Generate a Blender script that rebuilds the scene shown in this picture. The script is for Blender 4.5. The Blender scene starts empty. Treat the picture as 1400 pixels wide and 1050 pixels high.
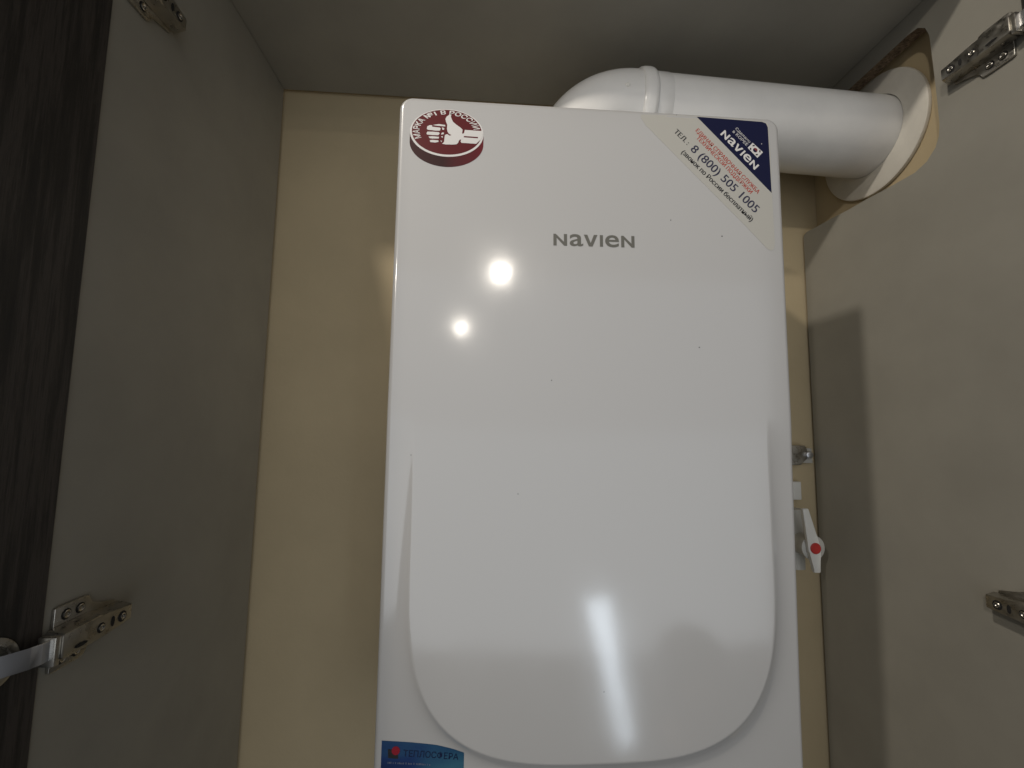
import bpy, bmesh, math, random
from mathutils import Vector, Matrix
random.seed(7)
S = bpy.context.scene
COL = S.collection

# ------------------------------------------------------------------ camera
# world axes: X right, Y into the cupboard, Z up; metres; origin = middle of the
# top front edge of the boiler
cam_d = bpy.data.cameras.new("camera")
cam = bpy.data.objects.new("camera", cam_d); COL.objects.link(cam)
cam_d.sensor_width = 36.0; cam_d.sensor_fit = 'HORIZONTAL'; cam_d.lens = 15.247
cam_d.clip_start = 0.01; cam_d.clip_end = 100
RT = Vector((0.997925, -0.062659, 0.014787)); UP = Vector((-0.020624, -0.093562, 0.995400)); FW = Vector((0.060988, 0.993640, 0.094660))
cam.matrix_world = Matrix(((RT.x, UP.x, -FW.x, -0.11812), (RT.y, UP.y, -FW.y, -0.45754), (RT.z, UP.z, -FW.z, -0.36392), (0, 0, 0, 1)))
S.camera = cam

# ------------------------------------------------------------------ world: dim, even room light
W = bpy.data.worlds.new("World"); S.world = W; W.use_nodes = True
bg = W.node_tree.nodes["Background"]
bg.inputs[0].default_value = (1.0, 0.95, 0.87, 1); bg.inputs[1].default_value = 0.02

# ------------------------------------------------------------------ lamps of the room, plus added fill lamps
def lamp(name, loc, target, power, size, color, size_y=None, spread=180):
    l = bpy.data.lights.new(name, 'AREA'); l.energy = power; l.color = color; l.size = size
    l.shape = 'RECTANGLE' if size_y else 'DISK'
    if size_y: l.size_y = size_y
    l.spread = math.radians(spread)
    o = bpy.data.objects.new(name, l); COL.objects.link(o); o.location = loc
    o.rotation_euler = (Vector(target) - Vector(loc)).to_track_quat('-Z', 'Y').to_euler()
    return o
WARM = (1.0, 0.925, 0.82)
lamp("ceiling_spot_over_cabinet", (-0.756, -0.64, 0.70), (0.25, 0.1, -0.25), 8.6, 0.07, WARM)
lamp("ceiling_spot_middle", (-0.03, -2.50, 0.70), (0.0, 0.0, -0.2), 1.9, 0.046, WARM)
lamp("ceiling_spot_far", (-0.39, -4.20, 0.70), (-0.1, 0.0, -0.2), 1.4, 0.055, WARM)

DAY = (0.80, 0.90, 1.0)
def strip(name, a, b, width, power, color):     # a lit strip running from a to b, facing the boiler
    a, b = Vector(a), Vector(b); o = lamp(name, (a + b) / 2, (0, 0, -.5), power, width, color, (b - a).length)
    y = (a - b).normalized(); zq = ((a + b) / 2 - Vector((0, 0, -.5))); zq = (zq - y * zq.dot(y)).normalized(); x = y.cross(zq)
    o.rotation_euler = Matrix((x, y, zq)).transposed().to_euler(); return o
lamp("room_fill_lower", (.15, -2.0, -.935), (.15, 0, -.935), 8.95, 2.9, (.90, .95, 1.0), 1.17)  # added soft panel standing in for the bright room mirrored in the enamel
lamp("room_fill_upper", (.15, -2.0, .08), (.15, 0, .08), 5.17, 2.9, (.95, .97, 1.0), .86)  # second added fill panel, dimmer, softens the upper edge of the reflection
lamp("room_fill_top", (.15, -2.0, 1.05), (.15, 0, 1.05), 4.72, 2.9, (1.0, .98, .95), 1.08)  # third added fill panel, brightens the top of the boiler front
lamp("side_fill_spot", (-1.80, -2.20, 0.70), (0.3, 0.1, -0.35), 14.0, 0.10, WARM)  # added fill spot, brightens the right panel beside the boiler
strip("daylight_gap", (.31, -1.2, -.95), (1.08, -3.1, -2.95), .095, 4.6, DAY)

S.view_settings.view_transform = 'Standard'; S.view_settings.look = 'None'
S.view_settings.gamma = 1; S.view_settings.exposure = 0; S.view_settings.use_curve_mapping = False
S.render.engine = 'CYCLES'

# ------------------------------------------------------------------ helpers
def obj(name, me, mat=None, parent=None):
    o = bpy.data.objects.new(name, me); COL.objects.link(o)
    if mat is not None and not me.materials: me.materials.append(mat)
    if parent is not None: o.parent = parent
    return o
def thing(name, label, cat, loc=(0, 0, 0), group=None):
    o = bpy.data.objects.new(name, None); COL.objects.link(o); o.location = loc; o.empty_display_size = .02
    o["label"] = label; o["category"] = cat
    if group: o["group"] = group
    return o
def from_bm(bm, smooth=None):
    me = bpy.data.meshes.new("mesh"); bmesh.ops.recalc_face_normals(bm, faces=bm.faces[:]); bm.to_mesh(me); bm.free()
    if smooth is not None:
        me.shade_smooth(); me.set_sharp_from_angle(angle=math.radians(smooth))
    return me
def box_bm(bm, x0, x1, y0, y1, z0, z1):
    r = bmesh.ops.create_cube(bm, size=1)
    for v in r['verts']:
        v.co = Vector(((x0 + x1) / 2 + v.co.x * (x1 - x0), (y0 + y1) / 2 + v.co.y * (y1 - y0), (z0 + z1) / 2 + v.co.z * (z1 - z0)))
    return r['verts']
def box(x0, x1, y0, y1, z0, z1, bev=0.0, seg=2):
    bm = bmesh.new(); box_bm(bm, x0, x1, y0, y1, z0, z1)
    if bev: bmesh.ops.bevel(bm, geom=bm.edges[:], offset=bev, segments=seg, profile=.5, affect='EDGES')
    return from_bm(bm, 40 if bev else None)
def prism(poly, axis, a, b, bev=0.0):
    """extrude a closed 2D polygon along an axis from a to b"""
    def P(u, v, w): return {'x': (w, u, v), 'y': (u, w, v), 'z': (u, v, w)}[axis]
    bm = bmesh.new()
    A = [bm.verts.new(P(u, v, a)) for u, v in poly]; B = [bm.verts.new(P(u, v, b)) for u, v in poly]
    bm.faces.new(A); bm.faces.new(B[::-1]); n = len(poly)
    for i in range(n): bm.faces.new((A[i], B[i], B[(i + 1) % n], A[(i + 1) % n]))
    if bev: bmesh.ops.bevel(bm, geom=bm.edges[:], offset=bev, segments=2, profile=.5, affect='EDGES')
    return from_bm(bm, 40 if bev else None)
def sweep(pts, radii, n=64, caps=True, smooth=35):
    """tube through pts"""
    bm = bmesh.new(); rings = []
    pts = [Vector(p) for p in pts]; ref = Vector((0, 1, 0))
    for i, p in enumerate(pts):
        t = (pts[min(i + 1, len(pts) - 1)] - pts[max(i - 1, 0)]).normalized()
        a = (ref - t * ref.dot(t)).normalized(); b = t.cross(a)
        rings.append([bm.verts.new(p + (a * math.cos(k * 2 * math.pi / n) + b * math.sin(k * 2 * math.pi / n)) * radii[i]) for k in range(n)])
    for r0, r1 in zip(rings, rings[1:]):
        for k in range(n): bm.faces.new((r0[k], r0[(k + 1) % n], r1[(k + 1) % n], r1[k]))
    if caps: bm.faces.new(rings[0]); bm.faces.new(rings[-1][::-1])
    return from_bm(bm, smooth)
def lathe(prof, origin, axis, n=96, smooth=35, closed=False):
    """prof: (distance along axis, radius)"""
    ax = Vector(axis).normalized(); a = ax.orthogonal().normalized(); b = ax.cross(a); O = Vector(origin)
    bm = bmesh.new(); rings = []
    for d, r in prof:
        if r < 1e-6: rings.append([bm.verts.new(O + ax * d)]); continue
        rings.append([bm.verts.new(O + ax * d + (a * math.cos(k * 2 * math.pi / n) + b * math.sin(k * 2 * math.pi / n)) * r) for k in range(n)])
    pairs = list(zip(rings, rings[1:])) + ([(rings[-1], rings[0])] if closed else [])
    for r0, r1 in pairs:
        for k in range(n):
            q = [r0[k % len(r0)], r0[(k + 1) % len(r0)], r1[(k + 1) % len(r1)], r1[k % len(r1)]]
            q = list(dict.fromkeys(q))
            if len(q) > 2: bm.faces.new(q)
    return from_bm(bm, smooth)

# ------------------------------------------------------------------ materials
def mat(name, color, rough=.5, metal=0.0, coat=0.0, coat_rough=.05, coat_ior=1.5, spec=.5):
    m = bpy.data.materials.new(name); m.use_nodes = True; b = m.node_tree.nodes["Principled BSDF"]
    b.inputs["Base Color"].default_value = (*color, 1); b.inputs["Roughness"].default_value = rough
    b.inputs["Metallic"].default_value = metal; b.inputs["Coat Weight"].default_value = coat
    b.inputs["Coat Roughness"].default_value = coat_rough; b.inputs["Coat IOR"].default_value = coat_ior
    b.inputs["Specular IOR Level"].default_value = spec
    return m
def nd(m, t, **kw):
    n = m.node_tree.nodes.new(t)
    for k, v in kw.items(): setattr(n, k, v)
    return n
def lk(m, a, b): m.node_tree.links.new(a, b)
def noise(m, scale, detail=4, stretch=(1, 1, 1), rough=.6):
    tc = nd(m, "ShaderNodeTexCoord"); mp = nd(m, "ShaderNodeMapping"); mp.inputs["Scale"].default_value = stretch
    n = nd(m, "ShaderNodeTexNoise"); n.inputs["Scale"].default_value = scale; n.inputs["Detail"].default_value = detail; n.inputs["Roughness"].default_value = rough
    lk(m, tc.outputs["Object"], mp.inputs["Vector"]); lk(m, mp.outputs["Vector"], n.inputs["Vector"])
    return n.outputs["Fac"]
def ramp(m, fac, stops):
    r = nd(m, "ShaderNodeValToRGB"); e = r.color_ramp.elements
    while len(e) < len(stops): e.new(.5)
    for el, (p, c) in zip(e, stops): el.position = p; el.color = (*c, 1)
    lk(m, fac, r.inputs["Fac"]); return r.outputs["Color"]
def BS(m): return m.node_tree.nodes["Principled BSDF"]
def bump(m, fac, strength, dist):
    b = nd(m, "ShaderNodeBump"); b.inputs["Strength"].default_value = strength; b.inputs["Distance"].default_value = dist
    lk(m, fac, b.inputs["Height"]); lk(m, b.outputs["Normal"], BS(m).inputs["Normal"]); return b
def vary(m, col, amt, scale, detail=4, stretch=(1, 1, 1), lo=.35, hi=.65):
    d = tuple(c * (1 - amt) for c in col); u = tuple(min(1, c * (1 + amt)) for c in col)
    lk(m, ramp(m, noise(m, scale, detail, stretch), [(lo, d), (hi, u)]), BS(m).inputs["Base Color"])
def rvary(m, lo, hi, scale, stretch=(1, 1, 1)):
    mr = nd(m, "ShaderNodeMapRange"); mr.inputs["From Min"].default_value = .35; mr.inputs["From Max"].default_value = .65
    mr.inputs["To Min"].default_value = lo; mr.inputs["To Max"].default_value = hi
    lk(m, noise(m, scale, 5, stretch), mr.inputs["Value"]); lk(m, mr.outputs["Result"], BS(m).inputs["Roughness"])

M_LAM = mat("grey_laminate", (.292, .277, .238), .42); vary(M_LAM, (.292, .277, .238), .05, 9); rvary(M_LAM, .36, .50, 14); bump(M_LAM, noise(M_LAM, 900, 2), .08, .0003)
M_RAW = mat("raw_chipboard", (.16, .11, .07), .9); vary(M_RAW, (.17, .12, .075), .55, 260, 6); bump(M_RAW, noise(M_RAW, 320, 5), .8, .002)
M_WALL = mat("beige_wall_paint", (.50, .405, .252), .7); vary(M_WALL, (.50, .405, .252), .05, 5, 6); bump(M_WALL, noise(M_WALL, 160, 6), .25, .0012)
M_WHITE = mat("white_enamel", (.50, .492, .482), .38, coat=1, coat_rough=.15, coat_ior=1.9)
M_PIPE = mat("white_powder_coat", (.75, .74, .72), .33, coat=.5, coat_rough=.12); vary(M_PIPE, (.75, .74, .72), .03, 18); bump(M_PIPE, noise(M_PIPE, 700, 2), .06, .0003)
M_RUB = mat("white_rubber", (.66, .63, .56), .55); vary(M_RUB, (.66, .63, .56), .06, 22)
M_STEEL = mat("nickel_steel", (.42, .40, .36), .32, metal=1); rvary(M_STEEL, .22, .45, 120); vary(M_STEEL, (.42, .40, .36), .15, 60)
M_LINK = mat("bright_steel", (.62, .63, .66), .36, metal=1)
M_SCREW = mat("screw_steel", (.50, .48, .44), .25, metal=1)
M_DARK = mat("dark_hole", (.012, .011, .01), .8)
M_PLAST = mat("white_plastic", (.74, .73, .69), .4)
M_PLASTT = mat("milky_plastic", (.50, .49, .45), .45)
M_REDP = mat("red_plastic", (.50, .035, .03), .4)
# dark wood veneer
M_WOOD = mat("dark_wood_veneer", (.03, .025, .02), .5)
g = noise(M_WOOD, 55, 9, (2.2, 2.2, .085), .78)
lk(M_WOOD, ramp(M_WOOD, g, [(.30, (.006, .005, .004)), (.46, (.016, .013, .010)), (.56, (.042, .034, .028)), (.62, (.019, .015, .012)), (.74, (.008, .007, .006))]), BS(M_WOOD).inputs["Base Color"])
bump(M_WOOD, g, .5, .0015)
# faint orange peel on the enamel
bw = bump(M_WHITE, noise(M_WHITE, 120, 1), .02, .0006)
b2 = nd(M_WHITE, "ShaderNodeBump"); b2.inputs["Strength"].default_value = .25; b2.inputs["Distance"].default_value = .0006
lk(M_WHITE, noise(M_WHITE, 9, 2), b2.inputs["Height"]); lk(M_WHITE, bw.outputs["Normal"], b2.inputs["Normal"]); lk(M_WHITE, b2.outputs["Normal"], BS(M_WHITE).inputs["Coat Normal"])
mr = nd(M_WHITE, "ShaderNodeMapRange"); mr.inputs["From Min"].default_value = .35; mr.inputs["From Max"].default_value = .65; mr.inputs["To Min"].default_value = .10; mr.inputs["To Max"].default_value = .14
lk(M_WHITE, noise(M_WHITE, 14, 6, (1, 1, .6)), mr.inputs["Value"]); lk(M_WHITE, mr.outputs["Result"], BS(M_WHITE).inputs["Coat Roughness"])
# outlines and text lines on the front face, millimetres (x, z)
P_tel=[(92.14,-25.36),(107.34,-40.14)]
P_num=[(110.89,-45.92),(185.15,-118.43)]
P_call=[(100.27,-50.04),(179.99,-128.77)]
P_red1=[(117.83,-22.33),(189.4,-95.09)]
P_red2=[(118.39,-31.32),(180.61,-95.53)]
P_nav=[(147.13,-24.76),(186.86,-66.23)]
P_navtop=[(153.01,-18.7),(192.7,-59.25)]
P_made=[(165.45,-17.06),(181.83,-33.72)]
P_kor=[(161.97,-20.92),(178.32,-37.63)]
P_flag=[(186.03,-32.93),(198.03,-43.92),(191.01,-51.16),(179.73,-39.47)]
P_dot=[(196.77,-33.69)]
P_film=[(53.74,-5.85),(120.1,-3.36),(199.64,-5.1),(205.22,-7.89),(206.99,-14.03),(206.92,-95.04),(207.76,-152.94),(206.26,-159.91),(203.0,-162.01),(198.16,-159.65),(174.48,-134.59),(59.44,-18.82),(54.07,-9.93)]
P_blue=[(120.07,-4.61),(198.58,-6.21),(203.19,-7.8),(205.22,-12.68),(206.4,-93.05)]
P_ell=[(-166.62,-41.75),(-207.22,-44.17),(-125.92,-39.34),(-167.43,-13.5),(-165.82,-69.48),(-165.48,-81.04)]
P_thumb=[(-162.11,-19.72),(-164.67,-20.19),(-167.53,-22.58),(-168.77,-25.41),(-167.86,-28.89),(-166.45,-32.34),(-166.76,-36.67),(-165.92,-40.54),(-164.4,-42.64),(-161.44,-44.03),(-163.6,-44.94),(-166.21,-43.21),(-168.73,-44.38),(-169.13,-48.15),(-169.37,-52.45),(-171.48,-54.9),(-167.68,-55.46),(-160.4,-55.2),(-155.67,-54.54),(-153.89,-52.72),(-153.23,-50.11),(-151.8,-48.7),(-149.96,-49.14),(-148.92,-46.58),(-148.88,-42.66),(-149.95,-40.76),(-149.31,-37.2),(-151.42,-34.97),(-156.65,-31.35),(-160.26,-28.27),(-161.98,-24.6),(-162.79,-21.89)]
P_sleeve=[(-146.96,-37.05),(-127.22,-37.29),(-126.57,-39.77),(-127.99,-46.13),(-133.95,-52.74),(-150.24,-52.51),(-151.3,-51.01),(-150.84,-49.03),(-149.62,-48.18),(-149.19,-41.89),(-147.75,-40.87)]
P_stripe=[(-147.88,-44.4),(-132.22,-44.65),(-132.18,-46.14),(-147.84,-45.89)]
P_fingers=[[(-188.96,-38.01),(-188.32,-35.23),(-185.82,-33.75),(-183.05,-33.74),(-183.0,-35.46),(-177.74,-35.77),(-174.45,-36.04),(-173.69,-37.09),(-174.35,-39.48),(-178.34,-39.87),(-187.82,-39.35)],[(-182.55,-33.4),(-175.67,-31.88),(-168.93,-32.49),(-168.59,-34.28),(-171.22,-34.2),(-177.07,-34.01)],[(-172.28,-35.44),(-169.69,-36.46),(-170.0,-38.43),(-171.83,-38.15)],[(-188.99,-43.47),(-188.11,-41.47),(-182.67,-41.3),(-175.38,-41.49),(-174.6,-43.01),(-176.0,-45.04),(-182.54,-45.27),(-188.36,-44.99)],[(-172.09,-41.69),(-169.91,-41.56),(-170.21,-43.53),(-173.11,-44.09)],[(-186.69,-47.23),(-182.5,-46.6),(-175.21,-46.95),(-175.52,-48.91),(-182.41,-49.32),(-185.32,-49.1)],[(-173.04,-46.43),(-171.03,-45.69),(-171.18,-47.88)],[(-185.25,-51.43),(-182.36,-50.87),(-175.81,-51.11),(-175.4,-52.8),(-179.36,-53.96),(-184.45,-53.56)],[(-173.63,-51.14),(-171.8,-51.42),(-172.12,-53.0)]]
P_logoglyph=[[(-46.61,-166.22),(-46.69,-152.78),(-31.57,-152.39),(-31.53,-165.87)],[(-28.74,-165.75),(-28.77,-152.0),(-13.66,-151.61),(-13.67,-165.39)],[(-12.97,-165.54),(-12.96,-152.22),(2.47,-151.82),(2.42,-165.09)],[(5.06,-165.16),(5.12,-151.8),(8.66,-151.73),(8.59,-165.1)],[(10.97,-165.9),(11.05,-151.72),(27.02,-151.39),(26.9,-165.52)],[(29.21,-165.24),(29.33,-151.84),(44.67,-151.54),(44.5,-164.97)]]
P_stick3=[(-212.29,-668.74),(-184.59,-670.49),(-158.43,-672.87),(-142.04,-675.98),(-131.65,-678.94)]
P_s3circle=[(-198.31,-677.89),(-194.31,-678.0)]
P_s3sq=[(-205.94,-676.54),(-196.1,-677.2),(-195.78,-685.48),(-205.61,-684.44)]
P_s3text=[(-190.92,-683.22),(-137.29,-686.61)]
P_s3small=[(-205.79,-689.68),(-163.36,-692.09)]
P_specks=[(86.56,-131.02),(145.67,-147.32),(-47.8,-315.53),(-82.25,-434.57),(6.15,-627.29),(115.79,-275.63),(-193.17,-395.93),(96.09,-3.59)]

# ================================================================== setting
XL, XR, ZT, YB = -0.475, 0.452, 0.206, 0.270      # cupboard inside: left, right, top, wall behind
XW = 0.481                                          # the side wall beyond the right panel
ZB = -1.02                                          # lower ends of the panels
def structure(name, me, m, label=None):
    o = obj(name, me, m); o["kind"] = "structure"; return o
structure("wall_back", box(-0.80, XW + .05, YB, YB + .05, ZB - .1, .45), M_WALL)
structure("wall_side", box(XW + .0005, XW + .05, -0.06, YB - .0005, ZB - .1, .45), M_WALL)

# ================================================================== cupboard
YF = -0.064
cab = thing("kitchen_cabinet", "tall grey laminate cupboard with open dark wood doors around the boiler", "cabinet", (0, 0, ZB))
def part(name, me, m, parent):
    o = obj(name, me, m, parent); 
    if parent is cab: o.matrix_parent_inverse = Matrix.Translation((0, 0, -ZB))
    return o
part("side_panel", box(XL - .018, XL, YF, YB - .008, ZB, ZT + .018, .0006, 1), M_LAM, cab)
# right panel with the notch sawn out for the flue
edge = [(YB - .004, -.018)]
zz = -.018
while zz > -.30:
    zz -= random.uniform(.006, .022); edge.append((YB - .004 - random.choice((0, 0, .0007, .0016, .0005)), zz))
poly = [(YF, ZB), (YF, ZT + .018), (YB - .004, ZT + .018), (YB - .004, .181), (.150, .1785), (.056, .1785), (.043, .176), (.034, .167), (.0295, .152), (.028, .112), (.0265, .060), (.0262, .026),
        (.028, .011), (.033, -.001), (.045, -.0125), (.061, -.018), (.100, -.0172), (.134, -.0153), (.168, -.0150), (.202, -.0128), (.240, -.0115), (.258, -.0105), (.2645, -.0135)] + edge + [(YB - .004, ZB)]
rp = prism(poly, 'x', XR, XR + .018)
rp.materials.append(M_LAM); rp.materials.append(M_RAW)
for f in rp.polygons:
    c = f.center
    if abs(f.normal.x) < .5 and c.y > .02 and -.30 < c.z < .19: f.material_index = 1
part("side_panel", rp, None, cab)
part("top_panel", box(XL + .0004, XR - .0004, YF + .002, YB - .008, ZT, ZT + .018, .0006, 1), M_LAM, cab)
# doors, swung open
def door(hx, sgn, ang):
    c, s = math.cos(ang), math.sin(ang)
    w, t = .455, .019
    bm = bmesh.new(); vs = box_bm(bm, 0, 1, 0, 1, 0, 1)
    for v in vs:
        u = v.co.x * w; q = v.co.y * t; z = ZB + v.co.z * (ZT + .018 - ZB)
        # u runs outwards along the opened door, q through its thickness (away from the opening)
        v.co = Vector((hx - sgn * (u * s + q * c), YF - .0012 - u * c + q * s * 0 + (q * s), z))
    bmesh.ops.bevel(bm, geom=bm.edges[:], offset=.0008, segments=2, profile=.5, affect='EDGES')
    return part("door", from_bm(bm, 40), M_WOOD, cab)
def door_pt(hx, sgn, ang, u, n):
    c, s = math.cos(ang), math.sin(ang)
    return Vector((hx - sgn * u * s + sgn * n * c, YF - .0012 - u * c - n * s, 0))
DA = math.radians(14)
DL, DR = XL + .0012, XR - .0012
dl = door(DL, 1, DA); dl["label"] = "dark wood grained left door swung open"
dr = door(DR, -1, DA)

# ---- concealed hinges (one part each, with sub-parts)
def hinge(side, zc):
    """side +1: on the left panel, -1: on the right panel; n points into the cupboard"""
    X0 = XL if side > 0 else XR
    def T(n, y, z): return (X0 + side * n, y, zc + z)
    def bx(n0, n1, y0, y1, z0, z1, bev):
        a, b = T(n0, y0, z0), T(n1, y1, z1)
        return box(min(a[0], b[0]), max(a[0], b[0]), y0, y1, a[2], b[2], bev, 2)
    # arm: pressed channel, wider at the front
    bm = bmesh.new()
    out = [(.0075, -.0078), (.0075, .0078), (-.020, .0092), (-.026, .0112), (-.061, .0112), (-.063, .0095), (-.063, -.0095), (-.061, -.0112), (-.026, -.0112), (-.020, -.0092)]
    top = [bm.verts.new(T(.0195 if y > -.03 else .0205, y - .004, z * .9)) for y, z in out]
    bot = [bm.verts.new(T(.0035, y - .001 + (.002 if y > 0 else 0), z)) for y, z in out]
    bm.faces.new(top); bm.faces.new(bot[::-1])
    for i in range(len(out)): bm.faces.new((top[i], bot[i], bot[(i + 1) % len(out)], top[(i + 1) % len(out)]))
    bmesh.ops.bevel(bm, geom=bm.edges[:], offset=.0009, segments=2, profile=.5, affect='EDGES')
    arm = part("hinge", from_bm(bm, 40), M_STEEL, cab)
    def sub(name, me, m): return obj(name, me, m, arm)
    # mounting plate with two wings
    wing = [(-.057, .0060), (-.057, .0255), (-.0545, .0265), (-.030, .0265), (-.0255, .0255), (-.0225, .0180), (-.014, .0150), (.004, .0105), (.004, .004)]
    pl = wing + [(y, -z) for y, z in wing[::-1]]
    a, b = (X0 + side * .0002), (X0 + side * .0032)
    sub("mounting_plate", prism([(y, zc + z) for y, z in pl], 'x', min(a, b), max(a, b), .0006), M_STEEL)
    def screw(n, y, z, r, nm="screw"):
        o = T(n, y, z)
        s = sub(nm, lathe([(0, r), (.0008, r), (.0012, r * .85), (.0010, r * .62), (.0002, r * .40), (.0001, 0)], o, (side, 0, 0), 24), M_SCREW)
    def slot(n, y, z, w, h):
        a, b = X0 + side * n, X0 + side * (n + .0003)
        k = 10; pts = []
        for i in range(k): 
            t = 2 * math.pi * i / k; pts.append((y + w * math.cos(t) * (1 if abs(math.cos(t)) > .3 else .8), zc + z + h * math.sin(t)))
        sub("slot", prism(pts, 'x', min(a, b), max(a, b)), M_DARK)
    slot(.01955, -.0075, -.0005, .0046, .0050); screw(.0197, -.0075, -.0005, .0030)
    slot(.01955, -.0180, -.0005, .0020, .0046)
    slot(.01965, -.0305, -.0008, .0042, .0044); screw(.0199, -.0305, -.0008, .0030)
    slot(.02055, -.0500, -.0055, .0060, .0016)
    for sz in (1, -1):
        for y in (-.047, -.034): 
            slot(.0033, y, sz * .0180, .0046, .0046); screw(.0036, y, sz * .0180, .0034)
    # knuckle, link and cup on the door
    kx = bx(.0050, .0190, -.0715, -.0665, -.0130, .0095, .0008); sub("knuckle", kx, M_STEEL)
    hx, sg = (DL, 1) if side > 0 else (DR, -1)
    p0 = Vector(T(.0140, -.0700, 0)); p1 = door_pt(hx, sg, DA, .030, .0090); p1.z = zc
    pm = p0.lerp(p1, .55) + Vector((side * .0035, 0, 0))
    bm = bmesh.new(); hh = .0080; th = Vector((side * .0009, .0012, 0)); L = []
    for p in (p0, p0.lerp(pm, .5) + Vector((side * .0012, -.001, 0)), pm, p1):
        L.append([bm.verts.new(p + Vector((0, 0, hh)) + th), bm.verts.new(p - Vector((0, 0, hh)) + th), bm.verts.new(p - Vector((0, 0, hh)) - th), bm.verts.new(p + Vector((0, 0, hh)) - th)])
    for q0, q1 in zip(L, L[1:]):
        for i in range(4): bm.faces.new((q0[i], q0[(i + 1) % 4], q1[(i + 1) % 4], q1[i]))
    bm.faces.new(L[0]); bm.faces.new(L[-1][::-1])
    bmesh.ops.bevel(bm, geom=bm.edges[:], offset=.0004, segments=1, profile=.5, affect='EDGES')
    sub("link", from_bm(bm, 40), M_LINK)
    nrm = (door_pt(hx, sg, DA, .02, 1) - door_pt(hx, sg, DA, .02, 0)).normalized()
    cc = door_pt(hx, sg, DA, .0335, .0002); cc.z = zc
    sub("cup", lathe([(0, .0205), (.0012, .0203), (.0020, .0185), (.0022, .0150), (.0012, .0140), (.0010, 0)], cc, nrm, 48), M_STEEL)
    return arm
hinge(1, -.548); hinge(1, .070); hinge(-1, -.547); hinge(-1, .071)
# small screw hole left in the left door, above the lower hinge
hp = door_pt(DL, 1, DA, .021, .0); hp.z = -.455
nrm = (door_pt(DL, 1, DA, .02, 1) - door_pt(DL, 1, DA, .02, 0)).normalized()
obj("screw_hole", lathe([(.0003, .0040), (.0005, .0036), (.0002, .0022), (.0002, 0)], hp, nrm, 16), M_DARK, dl).matrix_parent_inverse = dl.matrix_parent_inverse.copy()

# ================================================================== boiler
boiler = thing("gas_boiler", "white enamelled wall hung gas boiler with stickers and grey lettering", "boiler")
HW, BH, RC, RF = .220, .790, .015, .0055       # half width, height, corner radius, edge rounding
def sstep(t): t = max(0., min(1., t)); return t * t * (3 - 2 * t)
def shield_d(x, z):
    """signed distance (approx.) to the outline of the raised shield, negative inside"""
    a, b, zc, n = .190, .194, -.500, 3.25
    if z >= zc: return abs(x) - a
    u, v = abs(x) / a, (zc - z) / b
    s = (u ** n + v ** n) ** (1 / n)
    gx = (u ** (n - 1)) / a; gz = (v ** (n - 1)) / b
    g = math.hypot(gx, gz) * (s ** (1 - n)) if s > 1e-6 else 1
    return (s - 1) / max(g, 1e-3)
def relief(x, z):
    """how far the front lies behind the plane y = 0"""
    rec = .0066 * sstep((-.35 - z) / .36) + .0016 * sstep((-.345 - z) / .07)
    d = shield_d(x, z); w = .016
    r0 = .0016                                     # small rounding at the crease
    dd = d
    if dd < -r0: f = 0
    else:
        e = min(dd, r0); ramp_ = (e + r0) ** 2 / (4 * r0) + max(0, dd - r0)
        f = 1 - math.exp(-ramp_ / .0085)
    bulge = -.010 * sstep((-.25 - z) / .5) * max(0, 1 - (x / .30) ** 2) * 0.55
    return rec * f + bulge
def outline_d(x, z):
    """distance inside the rounded rectangle outline"""
    cx, cz = HW - RC, BH / 2 - RC
    qx, qz = abs(x) - cx, abs(z + BH / 2) - cz
    return -(math.hypot(max(qx, 0), max(qz, 0)) + min(max(qx, qz), 0) - RC)
def front_y(x, z):
    d = max(0, outline_d(x, z)); y = relief(x, z)
    if d < RF: y += RF - math.sqrt(max(0, RF * RF - (RF - d) ** 2))
    return y
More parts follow.
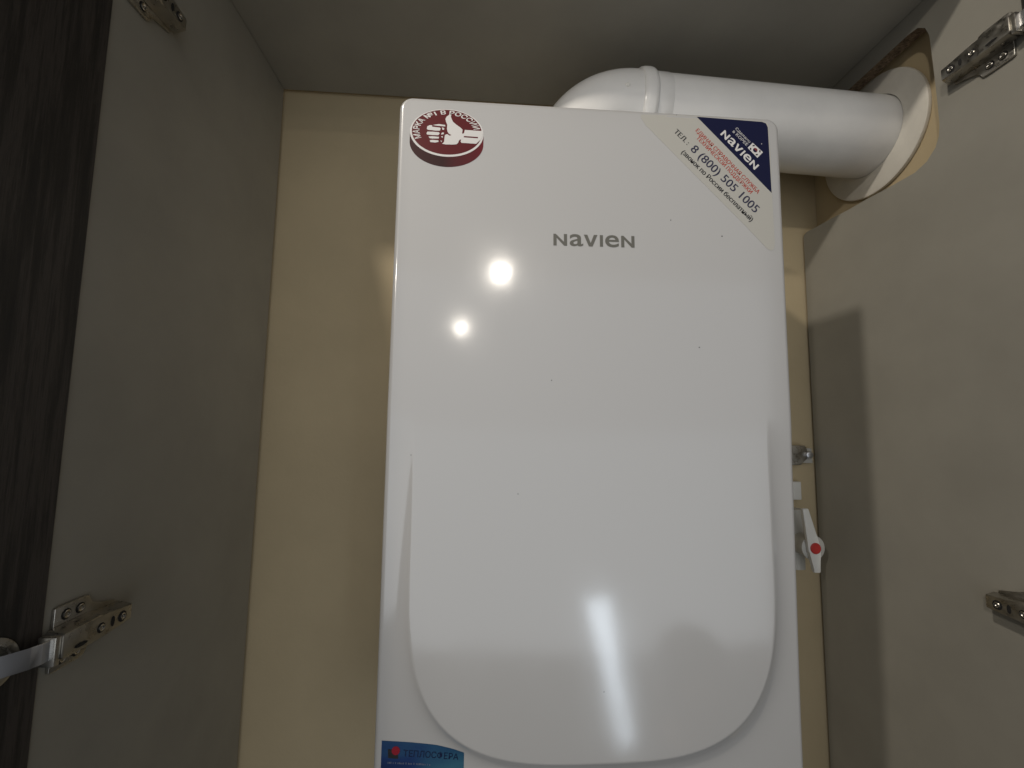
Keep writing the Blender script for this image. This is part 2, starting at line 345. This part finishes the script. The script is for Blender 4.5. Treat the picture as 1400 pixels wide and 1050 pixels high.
def cover_mesh():
    dens = [0]; k = 0
    for i in range(1, 9): dens.append(RF * 1.02 * (1 - math.cos(math.pi / 2 * i / 8)))
    xs = [-1 + t / HW for t in dens]
    x = -HW + dens[-1]
    while x < HW - dens[-1] - .0012: x += .00125; xs.append(x / HW)
    xs += [1 - t / HW for t in dens[::-1]]
    xs = sorted(set(round(v, 6) for v in xs))
    zs = []
    for i in range(0, 19): zs.append(-RC * 1.02 * (1 - math.cos(math.pi / 2 * i / 18)))
    z = zs[-1]
    while z > -BH + RC + .003:
        z -= (.008 if z > -.32 else .00135); zs.append(z)
    zs += [-BH - t for t in zs[18::-1]]
    def hwid(z):
        e = min(-z, BH + z)
        return HW - (RC - math.sqrt(max(0, RC * RC - max(0, RC - e) ** 2)))
    V, F, N = [], [], []
    nx = len(xs)
    for z in zs:
        h = hwid(z)
        for u in xs:
            x = u * h; V.append((x, front_y(x, z), z))
            e = .0003
            x1, z1 = x * .9985, -BH / 2 + (z + BH / 2) * .9992
            gx = (front_y(x1 + e, z1) - front_y(x1 - e, z1)) / (2 * e); gz = (front_y(x1, z1 + e) - front_y(x1, z1 - e)) / (2 * e)
            N.append(Vector((gx, -1, gz)).normalized())
    for j in range(len(zs) - 1):
        for i in range(nx - 1):
            a = j * nx + i; F.append((a, a + nx, a + nx + 1, a + 1))
    # rim going back
    loop = [j * nx for j in range(len(zs))] + [(len(zs) - 1) * nx + i for i in range(1, nx)] + [j * nx + nx - 1 for j in range(len(zs) - 2, -1, -1)] + [i for i in range(nx - 2, 0, -1)]
    base = len(V)
    for q in loop:
        x, y, z = V[q]
        V.append((x, y, z)); 
        dx, dz = x / HW, 0
        e = .002; g = Vector((outline_d(x + e, z) - outline_d(x - e, z), 0, outline_d(x, z + e) - outline_d(x, z - e)))
        g = (-g).normalized() if g.length > 1e-6 else Vector((0, 0, 1)); N.append(g)
    m = len(loop)
    for q in loop: x, y, z = V[q]; V.append((x, .038, z)); N.append(N[base + len(V) - 1 - base - m])
    for i in range(m):
        a, b = base + i, base + (i + 1) % m; F.append((b, a, a + m, b + m))
    me = bpy.data.meshes.new("cover"); me.from_pydata(V, [], F); me.update(); me.shade_smooth()
    me.normals_split_custom_set_from_vertices(N)
    return me
cover = obj("front_cover", cover_mesh(), M_WHITE, boiler)
obj("casing", box(-HW + .003, HW - .003, .0385, YB - .012, -BH + .004, -.004, .004, 3), M_PIPE, boiler)
obj("mounting_bracket", box(-.15, .15, YB - .0115, YB - .001, -.10, -.04), M_STEEL, boiler)

# ---- flat print helpers: everything lies on the front, following its relief
def pr(x, z, off): return (x, front_y(x, z) - off, z)
def print_poly(name, poly, off, m, parent, thick=.00012):
    """thin printed / cut film with a real thickness; poly in millimetres on the front face"""
    poly = [(x / 1000, z / 1000) for x, z in poly]
    bm = bmesh.new(); A = [bm.verts.new(pr(x, z, off)) for x, z in poly]; B = [bm.verts.new(pr(x, z, off - thick)) for x, z in poly]
    f = bm.faces.new(A); n = len(A)
    for i in range(n): bm.faces.new((A[i], B[i], B[(i + 1) % n], A[(i + 1) % n]))
    f.normal_update(); bmesh.ops.triangulate(bm, faces=[f], ngon_method='EAR_CLIP')
    return obj(name, from_bm(bm), m, parent)
def glyphs(body, offset=0.0, spacing=1.0):
    cu = bpy.data.curves.new("t", 'FONT'); cu.body = body; cu.size = 1; cu.offset = offset; cu.space_character = spacing; cu.resolution_u = 4
    o = bpy.data.objects.new("t", cu); COL.objects.link(o); bpy.context.view_layer.update()
    dg = bpy.context.evaluated_depsgraph_get(); me = bpy.data.meshes.new_from_object(o.evaluated_get(dg))
    bpy.data.objects.remove(o); bpy.data.curves.remove(cu)
    V = [(v.co.x, v.co.y) for v in me.vertices]; F = [tuple(p.vertices) for p in me.polygons]; bpy.data.meshes.remove(me)
    return V, F
def bbox(V): xs = [v[0] for v in V]; ys = [v[1] for v in V]; return min(xs), max(xs), min(ys), max(ys)
CAP = bbox(glyphs("H")[0])[3]
def raw_mesh(V, F, off):
    me = bpy.data.meshes.new("print"); me.from_pydata([pr(x, z, off) for x, z in V], [], F); me.update(); return me
def text_line(name, body, p0, p1, cap, off, m, parent, bold=0.0):
    """text from p0 to p1 (mm on the front face), capital height cap (mm)"""
    V, F = glyphs(body); x0, x1, _, _ = bbox(V)
    p0, p1 = Vector(p0) / 1000, Vector(p1) / 1000; u = (p1 - p0); L = u.length; u.normalize(); v = Vector((-u.y, u.x)); k = cap / 1000 / CAP
    Q = []
    for x, y in V:
        q = p0 + u * ((x - x0) / (x1 - x0) * L) + v * (y * k); Q.append((q.x, q.y))
    return obj(name, bold_mesh(Q, F, off, u * (bold * k)), m, parent)
def bold_mesh(Q, F, off, d):
    """heavier strokes: the same outlines overprinted a hair to each side"""
    if d.length < 1e-7: return raw_mesh(Q, F, off)
    VV, FF, n = [], [], len(Q)
    for i, s in enumerate((-1, 1, 0)):
        VV += [pr(x + d.x * s, z + d.y * s, off + i * .00002) for x, z in Q]; FF += [tuple(q + i * n for q in f) for f in F]
    me = bpy.data.meshes.new("print"); me.from_pydata(VV, [], FF); me.update(); return me
def wordmark():
    """the maker's word: all letters one height, in a 0..103.5 x 0..15 box, as (verts, faces)"""
    V, F = [], []
    def add(P, faces):
        b = len(V); V.extend(P); F.extend(tuple(b + i for i in f) for f in faces)
    def N(x0, x1, y0, y1):
        s = (x1 - x0) * .235
        add([(x0, y0), (x0 + s, y0), (x0 + s, y1 - s * 1.25), (x0 + s * .75, y1), (x0, y1)], [(0, 1, 2, 3, 4)])
        add([(x0 + s * .75, y1), (x0 + s, y1 - s * 1.25), (x1 - s * .95, y0), (x1 - s, y0 + s * 1.25)], [(0, 1, 2, 3)])
        add([(x1, y1), (x1 - s, y1), (x1 - s, y0 + s * 1.25), (x1 - s * .95, y0), (x1, y0)], [(0, 1, 2, 3, 4)])
    def G(ch, x0, x1, y0, y1, bold):
        v, f = glyphs(ch, bold); a, b, c, d = bbox(v)
        add([(x0 + (x - a) / (b - a) * (x1 - x0), y0 + (y - c) / (d - c) * (y1 - y0)) for x, y in v], f)
    N(0, 17.3, 0, 15); G("a", 20.5, 37.7, -.3, 15.3, .012)
    x0, x1 = 38.5, 56.0; c = (x0 + x1) / 2; s = 4.6
    add([(x0, 15), (x0 + s, 15), (c, 4.4), (c + 2.4, 0), (c - 2.4, 0)], [(0, 4, 3, 2, 1)])
    add([(x1, 15), (x1 - s, 15), (c, 4.4), (c + 2.4, 0)], [(0, 1, 2, 3)])
    add([(59, 0), (63, 0), (63, 15), (59, 15)], [(0, 1, 2, 3)])
    G("e", 65.7, 83.6, -.4, 15.4, .012); N(86.3, 103.5, 0, 15)
    return V, F
def place_word(name, p0, p1, h, off, m, parent):
    V, F = wordmark(); p0, p1 = Vector(p0) / 1000, Vector(p1) / 1000; u = (p1 - p0); L = u.length; u.normalize(); v = Vector((-u.y, u.x))
    Q = [p0 + u * (x / 103.5 * L) + v * (y / 15 * h / 1000) for x, y in V]
    return obj(name, raw_mesh([(q.x, q.y) for q in Q], F, off), m, parent)
def pm(name, c, r=.35): return mat(name, c, r, coat=.3, coat_rough=.15)
K_GREY = pm("print_grey", (.13, .125, .105)); K_NAVY = mat("print_navy", (.005, .007, .04), .4, spec=.3); K_WHITE = pm("print_white", (.74, .72, .70))
K_RED = pm("print_red", (.46, .055, .03)); K_BLUE = pm("print_ink_blue", (.018, .018, .055)); K_BLACK = pm("print_black", (.02, .019, .02))
K_CRIM = mat("print_crimson", (.11, .008, .011), .4, spec=.3); K_FLAGR = pm("print_flag_red", (.20, .02, .02))
K_FILM = mat("clear_film", (.50, .485, .44), .3, coat=.4, coat_rough=.2)
# side of the drawn puck: printed dark-to-red shading from left to right
K_SIDE = mat("print_crimson_side", (.08, .008, .01), .4, spec=.3)
tc = nd(K_SIDE, "ShaderNodeTexCoord"); sp = nd(K_SIDE, "ShaderNodeSeparateXYZ"); mr = nd(K_SIDE, "ShaderNodeMapRange")
mr.inputs["From Min"].default_value = -.207; mr.inputs["From Max"].default_value = -.126
lk(K_SIDE, tc.outputs["Object"], sp.inputs["Vector"]); lk(K_SIDE, sp.outputs["X"], mr.inputs["Value"])
lk(K_SIDE, ramp(K_SIDE, mr.outputs["Result"], [(0, (.045, .010, .009)), (.45, (.035, .009, .009)), (.62, (.075, .009, .012)), (.9, (.11, .007, .012)), (1, (.14, .01, .016))]), BS(K_SIDE).inputs["Base Color"])

# ---- maker's word in the middle
place_word("logo", (-46.6, -166.1), (44.6, -165.0), 13.4, .0002, K_GREY, boiler)

# ---- round red sticker
EX, EZ, RX, RZ = -166.6, -41.6, 40.6, 28.0
def ell(a, k=1.0, dz=0.0): return (EX + RX * k * math.cos(a), EZ + RZ * k * math.sin(a) + dz)
n = 72
side = [ell(math.pi * i / n) for i in range(n + 1)] + [ell(math.pi + math.pi * i / n, 1, -11.8) for i in range(n + 1)]
stk = print_poly("round_sticker", side, .0002, K_SIDE, boiler); stk["label"] = "round dark red sticker with white thumbs up hand"
print_poly("white_rim", [ell(2 * math.pi * i / n) for i in range(n)], .0003, K_WHITE, stk, .0001)
print_poly("red_disc", [(EX + 38.6 * math.cos(2 * math.pi * i / n), EZ + .85 + 26.4 * math.sin(2 * math.pi * i / n)) for i in range(n)], .0004, K_CRIM, stk, .0001)
print_poly("thumb_print", P_thumb, .00055, K_WHITE, stk, .0001); print_poly("sleeve_print", P_sleeve, .0005, K_WHITE, stk, .0001)
print_poly("sleeve_stripe", P_stripe, .0006, K_CRIM, stk, .0001)
for f_ in P_fingers: print_poly("finger_print", f_, .0005, K_WHITE, stk, .0001)
def arc_text(body, a0, a1, r0, r1, bold):
    """letters on the drawn disc from angle a0 to a1, feet at r0, heads at r1 (fractions of the radius)"""
    V, F = glyphs(body, 0, 1.05); x0, x1, _, _ = bbox(V); Q = []
    for x, y in V:
        a = math.radians(a0 + (a1 - a0) * (x - x0) / (x1 - x0)); r = r0 + (r1 - r0) * y / CAP
        X, Z = EX + 38.6 * r * math.cos(a), EZ + .85 + 26.4 * r * math.sin(a); Q.append((X / 1000, Z / 1000))
    return obj("arc_lettering", bold_mesh(Q, F, .00045, Vector((.00032, .00012))), K_WHITE, stk)
arc_text("МАРКА №1 В РОССИИ", 203, 13, .79, .955, .022)

# ---- corner sticker with the service line
film = print_poly("corner_sticker", P_film, .0002, K_FILM, boiler); film["label"] = "clear triangular corner sticker with navy corner and phone number"
print_poly("navy_corner", P_blue, .0003, K_NAVY, film, .0001)
place_word("logo", P_nav[0], P_nav[1], 8.4, .0004, K_WHITE, film)
text_line("lettering", "Сделано", P_made[0], P_made[1], 3.2, .0004, K_WHITE, film)
text_line("lettering", "в КОРЕЕ", P_kor[0], P_kor[1], 3.5, .0004, K_WHITE, film)
text_line("lettering", "ЕДИНАЯ СПРАВОЧНАЯ СЛУЖБА", P_red1[0], P_red1[1], 4.7, .0003, K_RED, film, .022)
text_line("lettering", "ТЕХНИЧЕСКОЙ ПОДДЕРЖКИ", P_red2[0], P_red2[1], 4.7, .0003, K_RED, film, .022)
text_line("lettering", "ТЕЛ. :", P_tel[0], P_tel[1], 5.8, .0003, K_BLACK, film, .03)
text_line("phone_number", "8 (800) 505 1005", P_num[0], P_num[1], 9.8, .0003, K_BLUE, film, .014)
text_line("lettering", "(звонок по России бесплатный)", P_call[0], P_call[1], 5.6, .0003, K_BLACK, film, .03)
fl = print_poly("flag", P_flag, .0004, K_WHITE, film, .0001)
fc = [sum(q[i] for q in P_flag) / 4 for i in (0, 1)]; fu = Vector((P_flag[1][0] - P_flag[0][0], P_flag[1][1] - P_flag[0][1])).normalized(); fv = Vector((-fu.y, fu.x))
def circ(c, r, a0=0, a1=360, k=24): return [(c[0] + r * math.cos(math.radians(a0 + (a1 - a0) * i / k)), c[1] + r * math.sin(math.radians(a0 + (a1 - a0) * i / k))) for i in range(k)]
print_poly("flag_disc", circ(fc, 2.7), .0005, K_FLAGR, film, .0001)
print_poly("flag_disc", circ(fc, 2.65, 137, 317), .0006, K_NAVY, film, .0001)
for su, sv in ((1, 1), (1, -1), (-1, 1), (-1, -1)):
    c = Vector(fc) + fu * su * 4.9 + fv * sv * 2.9
    d = (fu * su * .8 - fv * sv * 1.0).normalized(); e = Vector((-d.y, d.x))
    print_poly("flag_bars", [tuple(c + d * a * 1.25 + e * b * .8) for a, b in ((1, 1), (1, -1), (-1, -1), (-1, 1))], .0005, K_BLACK, film, .0001)
print_poly("scratch_dot", circ(P_dot[0], .55, k=10), .0005, K_WHITE, film, .0001)

DZ = -4.5
P_stick3 = [(x, z + DZ) for x, z in P_stick3]; P_s3sq = [(x, z + DZ) for x, z in P_s3sq]; P_s3circle = [(x, z + DZ) for x, z in P_s3circle]; P_s3text = [(x, z + DZ) for x, z in P_s3text]; P_s3small = [(x, z + DZ) for x, z in P_s3small]
# ---- blue installer's sticker, low on the left
K_DOT = mat("print_dark_red", (.26, .012, .025), .5, spec=.25)
K_TEAL = mat("print_blue_fade", (.03, .09, .2), .45, spec=.25)
tc = nd(K_TEAL, "ShaderNodeTexCoord"); mp = nd(K_TEAL, "ShaderNodeMapping"); mp.inputs["Scale"].default_value = (9, 9, 20); mp.inputs["Location"].default_value = (2.15, 0, 14.2)
wv = nd(K_TEAL, "ShaderNodeTexNoise"); wv.inputs["Scale"].default_value = 1.3; wv.inputs["Detail"].default_value = 2
sp = nd(K_TEAL, "ShaderNodeSeparateXYZ"); ad = nd(K_TEAL, "ShaderNodeMath", operation='MULTIPLY_ADD'); ad.inputs[1].default_value = .42
lk(K_TEAL, tc.outputs["Object"], mp.inputs["Vector"]); lk(K_TEAL, mp.outputs["Vector"], wv.inputs["Vector"]); lk(K_TEAL, mp.outputs["Vector"], sp.inputs["Vector"])
lk(K_TEAL, sp.outputs["X"], ad.inputs[0]); lk(K_TEAL, wv.outputs["Fac"], ad.inputs[2])
lk(K_TEAL, ramp(K_TEAL, ad.outputs[0], [(.40, (.005, .009, .055)), (.62, (.012, .036, .13)), (.80, (.024, .085, .16)), (.95, (.036, .125, .19))]), BS(K_TEAL).inputs["Base Color"])
def top_edge(x):
    q = P_stick3
    for (x0, z0), (x1, z1) in zip(q, q[1:]):
        if x <= x1 + 1e-6: return z0 + (z1 - z0) * (x - x0) / (x1 - x0)
    return q[-1][1]
gx, gz = 40, 24; V, F = [], []
for j in range(gz + 1):
    for i in range(gx + 1):
        x = P_stick3[0][0] + (P_stick3[-1][0] - P_stick3[0][0]) * i / gx; z = top_edge(x) + (-728 - top_edge(x)) * j / gz; V.append((x / 1000, z / 1000))
for j in range(gz):
    for i in range(gx): a = j * (gx + 1) + i; F.append((a, a + gx + 1, a + gx + 2, a + 1))
inst = obj("blue_sticker", raw_mesh(V, F, .00025), K_TEAL, boiler); inst["label"] = "blue rectangular sticker with red dot low on the cover"
print_poly("dark_square", P_s3sq, .0005, K_BLACK, inst, .0001); print_poly("red_dot", circ(P_s3circle[0], 4.0), .0007, K_DOT, inst, .0001)
K_INK = pm("print_dark_blue", (.006, .012, .05)); K_PALE = pm("print_pale_blue", (.11, .13, .20))
text_line("lettering", "ТЕПЛОСФЕРА", P_s3text[0], P_s3text[1], 5.6, .0005, K_INK, inst, .004)
xx, rs = P_s3small[0][0], random.Random(3)
while xx < P_s3small[1][0]:                        # a line of fine print too small to read
    t = (xx - P_s3small[0][0]) / (P_s3small[1][0] - P_s3small[0][0]); zz = P_s3small[0][1] + t * (P_s3small[1][1] - P_s3small[0][1]); ww = rs.uniform(.5, 1.1); hh_ = rs.uniform(1.3, 1.9)
    print_poly("fine_print", [(xx, zz), (xx + ww, zz), (xx + ww, zz + hh_), (xx, zz + hh_)], .0005, K_PALE, inst, .0001); xx += ww + rs.choice((.45, .5, .6, 1.5))
# specks of dirt on the enamel
for q in P_specks: print_poly("dirt_speck", circ(q, random.uniform(.45, .8), k=8), .0002, K_BLACK, boiler, .0001)

# ================================================================== flue
flue = thing("flue_pipe", "white coaxial flue pipe with elbow running over the boiler to the wall", "pipe", (.02, .143, -.003))
def fpart(name, me, m, parent=None):
    o = obj(name, me, m, parent or flue)
    if parent is None: o.matrix_parent_inverse = Matrix.Translation((-.02, -.143, .003))
    return o
PY, R = .143, .0575
AX = Vector((1, .0115, -.027)).normalized()
Pe = Vector((.094, PY, .1022))                      # axis where the elbow ends
Rb = .086; X0 = Pe.x - Rb - .006
pts = [(X0, PY, -.003), (X0, PY, .012)]
cz = Pe.z - Rb; cxx = X0 + Rb
for i in range(0, 29):
    t = math.pi / 2 * i / 28; pts.append((cxx - Rb * math.cos(t), PY, cz + Rb * math.sin(t)))
pts.append((Pe.x, PY, Pe.z))
elb = fpart("elbow", sweep(pts, [R + .0012] * len(pts)), M_PIPE)
fpart("collar", lathe([(-.002, R), (-.002, R + .0022), (.000, R + .0038), (.004, R + .0048), (.012, R + .0050), (.0165, R + .0040), (.0185, R + .0022), (.0185, R)], Pe, AX), M_PIPE)
fpart("sleeve", lathe([(.018, R - .001), (.018, R + .0006), (.0395, R + .0006), (.0405, R + .0001), (.0405, R - .001)], Pe, AX), M_PIPE)
q1 = Pe + AX * (XW + .03 - Pe.x)
fpart("pipe", sweep([Pe + AX * .01, Pe + AX * .2, q1], [R] * 3, 96), M_PIPE)
ro = Pe + AX * ((XW - .0035 - Pe.x) / AX.x)
RO = Vector((ro.x, .1475, .0925))
rr = lathe([(-.0042, R + .0004), (-.0056, R + .0010), (-.0050, R + .0035), (-.0032, R + .0070), (-.0030, .0885), (-.0018, .0905), (.0006, .0911), (.0030, .0905), (.0030, R + .0004)], RO, (1, 0, 0), closed=True)
ros = fpart("wall_rosette", rr, M_RUB); ros["label"] = "round white wall rosette around the pipe"
def flue_screw(x, ang, zaxis):
    nrm = Vector((0, -math.cos(ang), math.sin(ang))); o = Vector((x, PY, zaxis)) + nrm * (R + .0010)
    fpart("screw", lathe([(0, .0034), (.0010, .0033), (.0018, .0022), (.0018, .0010), (.0009, .0008), (.0009, 0)], o, nrm, 20), M_PLAST)
flue_screw(.068, math.radians(4), Pe.z - .003)

# ================================================================== gas cock and small fittings between boiler and right panel
cock = thing("shutoff_valve", "white shutoff valve with red centre between boiler and right cupboard panel", "valve", (.40, .23, -.545))
def vpart(name, me, m):
    o = obj(name, me, m, cock); o.matrix_parent_inverse = Matrix.Translation((-.40, -.23, .545)); return o
HC = Vector((.3900, .200, -.5445))
vpart("pipe", sweep([(.388, .240, -.493), (.388, .240, -.54), (.388, .240, -.586)], [.0150] * 3, 32), M_PLASTT)
vpart("body", lathe([(0, .012), (.002, .0165), (.020, .0165), (.024, .013), (.040, .012)], HC + Vector((0, .006, 0)), (0, 1, 0), 40), M_PLASTT)
vpart("hub", lathe([(-.002, 0), (-.002, .0150), (-.0005, .0185), (.006, .0185), (.008, .016)], HC, (0, 1, 0), 48), M_PLASTT)
def lever(pts): return prism(pts, 'y', HC.y - .008, HC.y - .0025, .0008)
hx, hz = HC.x, HC.z
vpart("handle", lever([(hx - .0195, hz + .0580), (hx - .0180, hz + .0600), (hx - .0110, hz + .0600), (hx - .0098, hz + .0580), (hx + .0030, hz + .0130), (hx + .0065, hz + .004), (hx + .0060, hz - .010), (hx + .0050, hz - .0160), (hx + .0045, hz - .0340), (hx + .0030, hz - .0350), (hx - .0050, hz - .0350), (hx - .0062, hz - .0330), (hx - .0085, hz - .0160), (hx - .0130, hz - .004), (hx - .0140, hz + .010)]), M_PLAST)
vpart("red_cap", lathe([(0, 0), (0, .0072), (.0008, .0082), (.003, .0082)], HC + Vector((-.0025, -.0100, .001)), (0, 1, 0), 32), M_REDP)
clip = thing("pipe_clip", "small grey metal clip with screw on the beige wall beside the boiler", "clip", (.425, .27, -.40))
def cpart(name, me, m):
    o = obj(name, me, m, clip); o.matrix_parent_inverse = Matrix.Translation((-.425, -.27, .40)); return o
cpart("bracket", prism([(.395, -.391), (.428, -.391), (.431, -.397), (.430, -.414), (.424, -.418), (.419, -.424), (.395, -.424)], 'y', YB - .014, YB - .0095, .0006), M_STEEL)
cpart("packing", prism([(.398, -.394), (.443, -.396), (.444, -.421), (.398, -.420)], 'y', YB - .0093, YB - .0005, .0006), M_PLASTT)
cpart("screw", lathe([(-.004, 0), (-.004, .0035), (-.0030, .0058), (0, .0064), (.004, .0064)], (.4335, YB - .0145, -.4065), (0, 1, 0), 24), M_LINK)
wt = obj("wall_block", box(.395, .4185, YB - .013, YB - .0005, -.482, -.452, .001, 2), M_PLAST); wt["label"] = "small white plastic block on the wall between metal clip and valve"; wt["category"] = "block"

# ================================================================== the person taking the picture (seen only as a soft reflection in the enamel)
M_SHIRT = mat("dark_shirt", (.035, .037, .045), .85); M_SKIN = mat("skin", (.42, .27, .20), .5); M_HAIR = mat("dark_hair", (.02, .015, .012), .55); M_TROUS = mat("dark_trousers", (.03, .03, .035), .85)
def person(px, py, ztop):
    H = 1.66
    ME = bpy.data.meshes.new("body"); V, E, Rr = [], [], []
    def v(x, y, z, r, link=None, ry=None):
        V.append((x, y, z)); Rr.append((r, ry or r)); i = len(V) - 1
        if link is not None: E.append((link, i))
        return i
    pel = v(0, 0, .88, .125, None, .10); bel = v(0, .0, 1.02, .12, pel, .095); che = v(0, -.005, 1.20, .135, bel, .10); upc = v(0, -.01, 1.32, .115, che, .085)
    nk = v(0, -.005, 1.405, .052, upc); ch = v(0, .012, 1.465, .062, nk); hd = v(0, .012, 1.53, .078, ch, .090); tp = v(0, .0, 1.60, .062, hd, .075)
    for s in (-1, 1):
        hip = v(s * .085, 0, .82, .085, pel); kn = v(s * .10, .02, .47, .055, hip); an = v(s * .105, -.02, .085, .038, kn); to = v(s * .12, .14, .03, .030, an)
        sh = v(s * .165, -.01, 1.325, .060, upc); el = v(s * .225, -.02, 1.06, .042, sh); wr = v(s * .235, .07, .84, .027, el); pa = v(s * .235, .095, .775, .030, wr, .016)
        for k, (dx, L) in enumerate(((-.024, .072), (-.008, .080), (.008, .076), (.023, .062))):
            a = v(s * .235 + dx * .3, .100 + dx, .735, .0095, pa); b = v(s * .235 + dx * .3, .108 + dx, .735 - L * .5, .0085, a); v(s * (.235 - .008), .118 + dx, .735 - L, .007, b)
        a = v(s * .222, .125, .775, .0105, pa); v(s * .215, .140, .735, .009, a)
    ME.from_pydata(V, E, []); root = bpy.data.objects.new("person", ME); COL.objects.link(root)
    m = root.modifiers.new("skin", 'SKIN'); m.use_smooth_shade = True
    for i, d in enumerate(ME.skin_vertices[0].data): d.radius = Rr[i]; d.use_root = (i == pel)
    s2 = root.modifiers.new("sub", 'SUBSURF'); s2.levels = 2; s2.render_levels = 2
    bpy.context.view_layer.update(); dg = bpy.context.evaluated_depsgraph_get(); me = bpy.data.meshes.new_from_object(root.evaluated_get(dg))
    bpy.data.objects.remove(root)
    for q in (M_SHIRT, M_SKIN, M_TROUS): me.materials.append(q)
    for f in me.polygons:
        z = f.center.z; x = abs(f.center.x)
        f.material_index = 1 if (z > 1.41 or (x > .19 and z < .86)) else (2 if z < .90 else 0); f.use_smooth = True
    # nose and brow pushed out of the face
    for w in me.vertices:
        z = w.co.z - 1.515; 
        if w.co.y > .06 and abs(w.co.x) < .016 and -.022 < z < .022: w.co.y += .016
    o = bpy.data.objects.new("person", me); COL.objects.link(o); o.location = (px, py, ztop - H)
    o["label"] = "person in dark shirt mirrored faintly in the boiler front"; o["category"] = "person"
    hb = bmesh.new(); bmesh.ops.create_uvsphere(hb, u_segments=32, v_segments=20, radius=1)
    for w in hb.verts:
        c = w.co.copy(); w.co = Vector((c.x * .086, c.y * .102 + .002, c.z * .098 + 1.552)); 
        if c.y > .25 and c.z < .45: w.co.y = .05 + (w.co.y - .05) * .2
        if c.z < -.5: w.co.z = 1.51
    obj("hair", from_bm(hb, 60), M_HAIR, o)
    for s in (-1, 1): 
        ears = bmesh.new(); r = bmesh.ops.create_uvsphere(ears, u_segments=12, v_segments=8, radius=1)
        for w in r['verts']: w.co = Vector((s * .084 + w.co.x * .009, .012 + w.co.y * .016, 1.518 + w.co.z * .028))
        obj("ear", from_bm(ears, 60), M_SKIN, o)
    return o
person(.37, -.56, -.79)
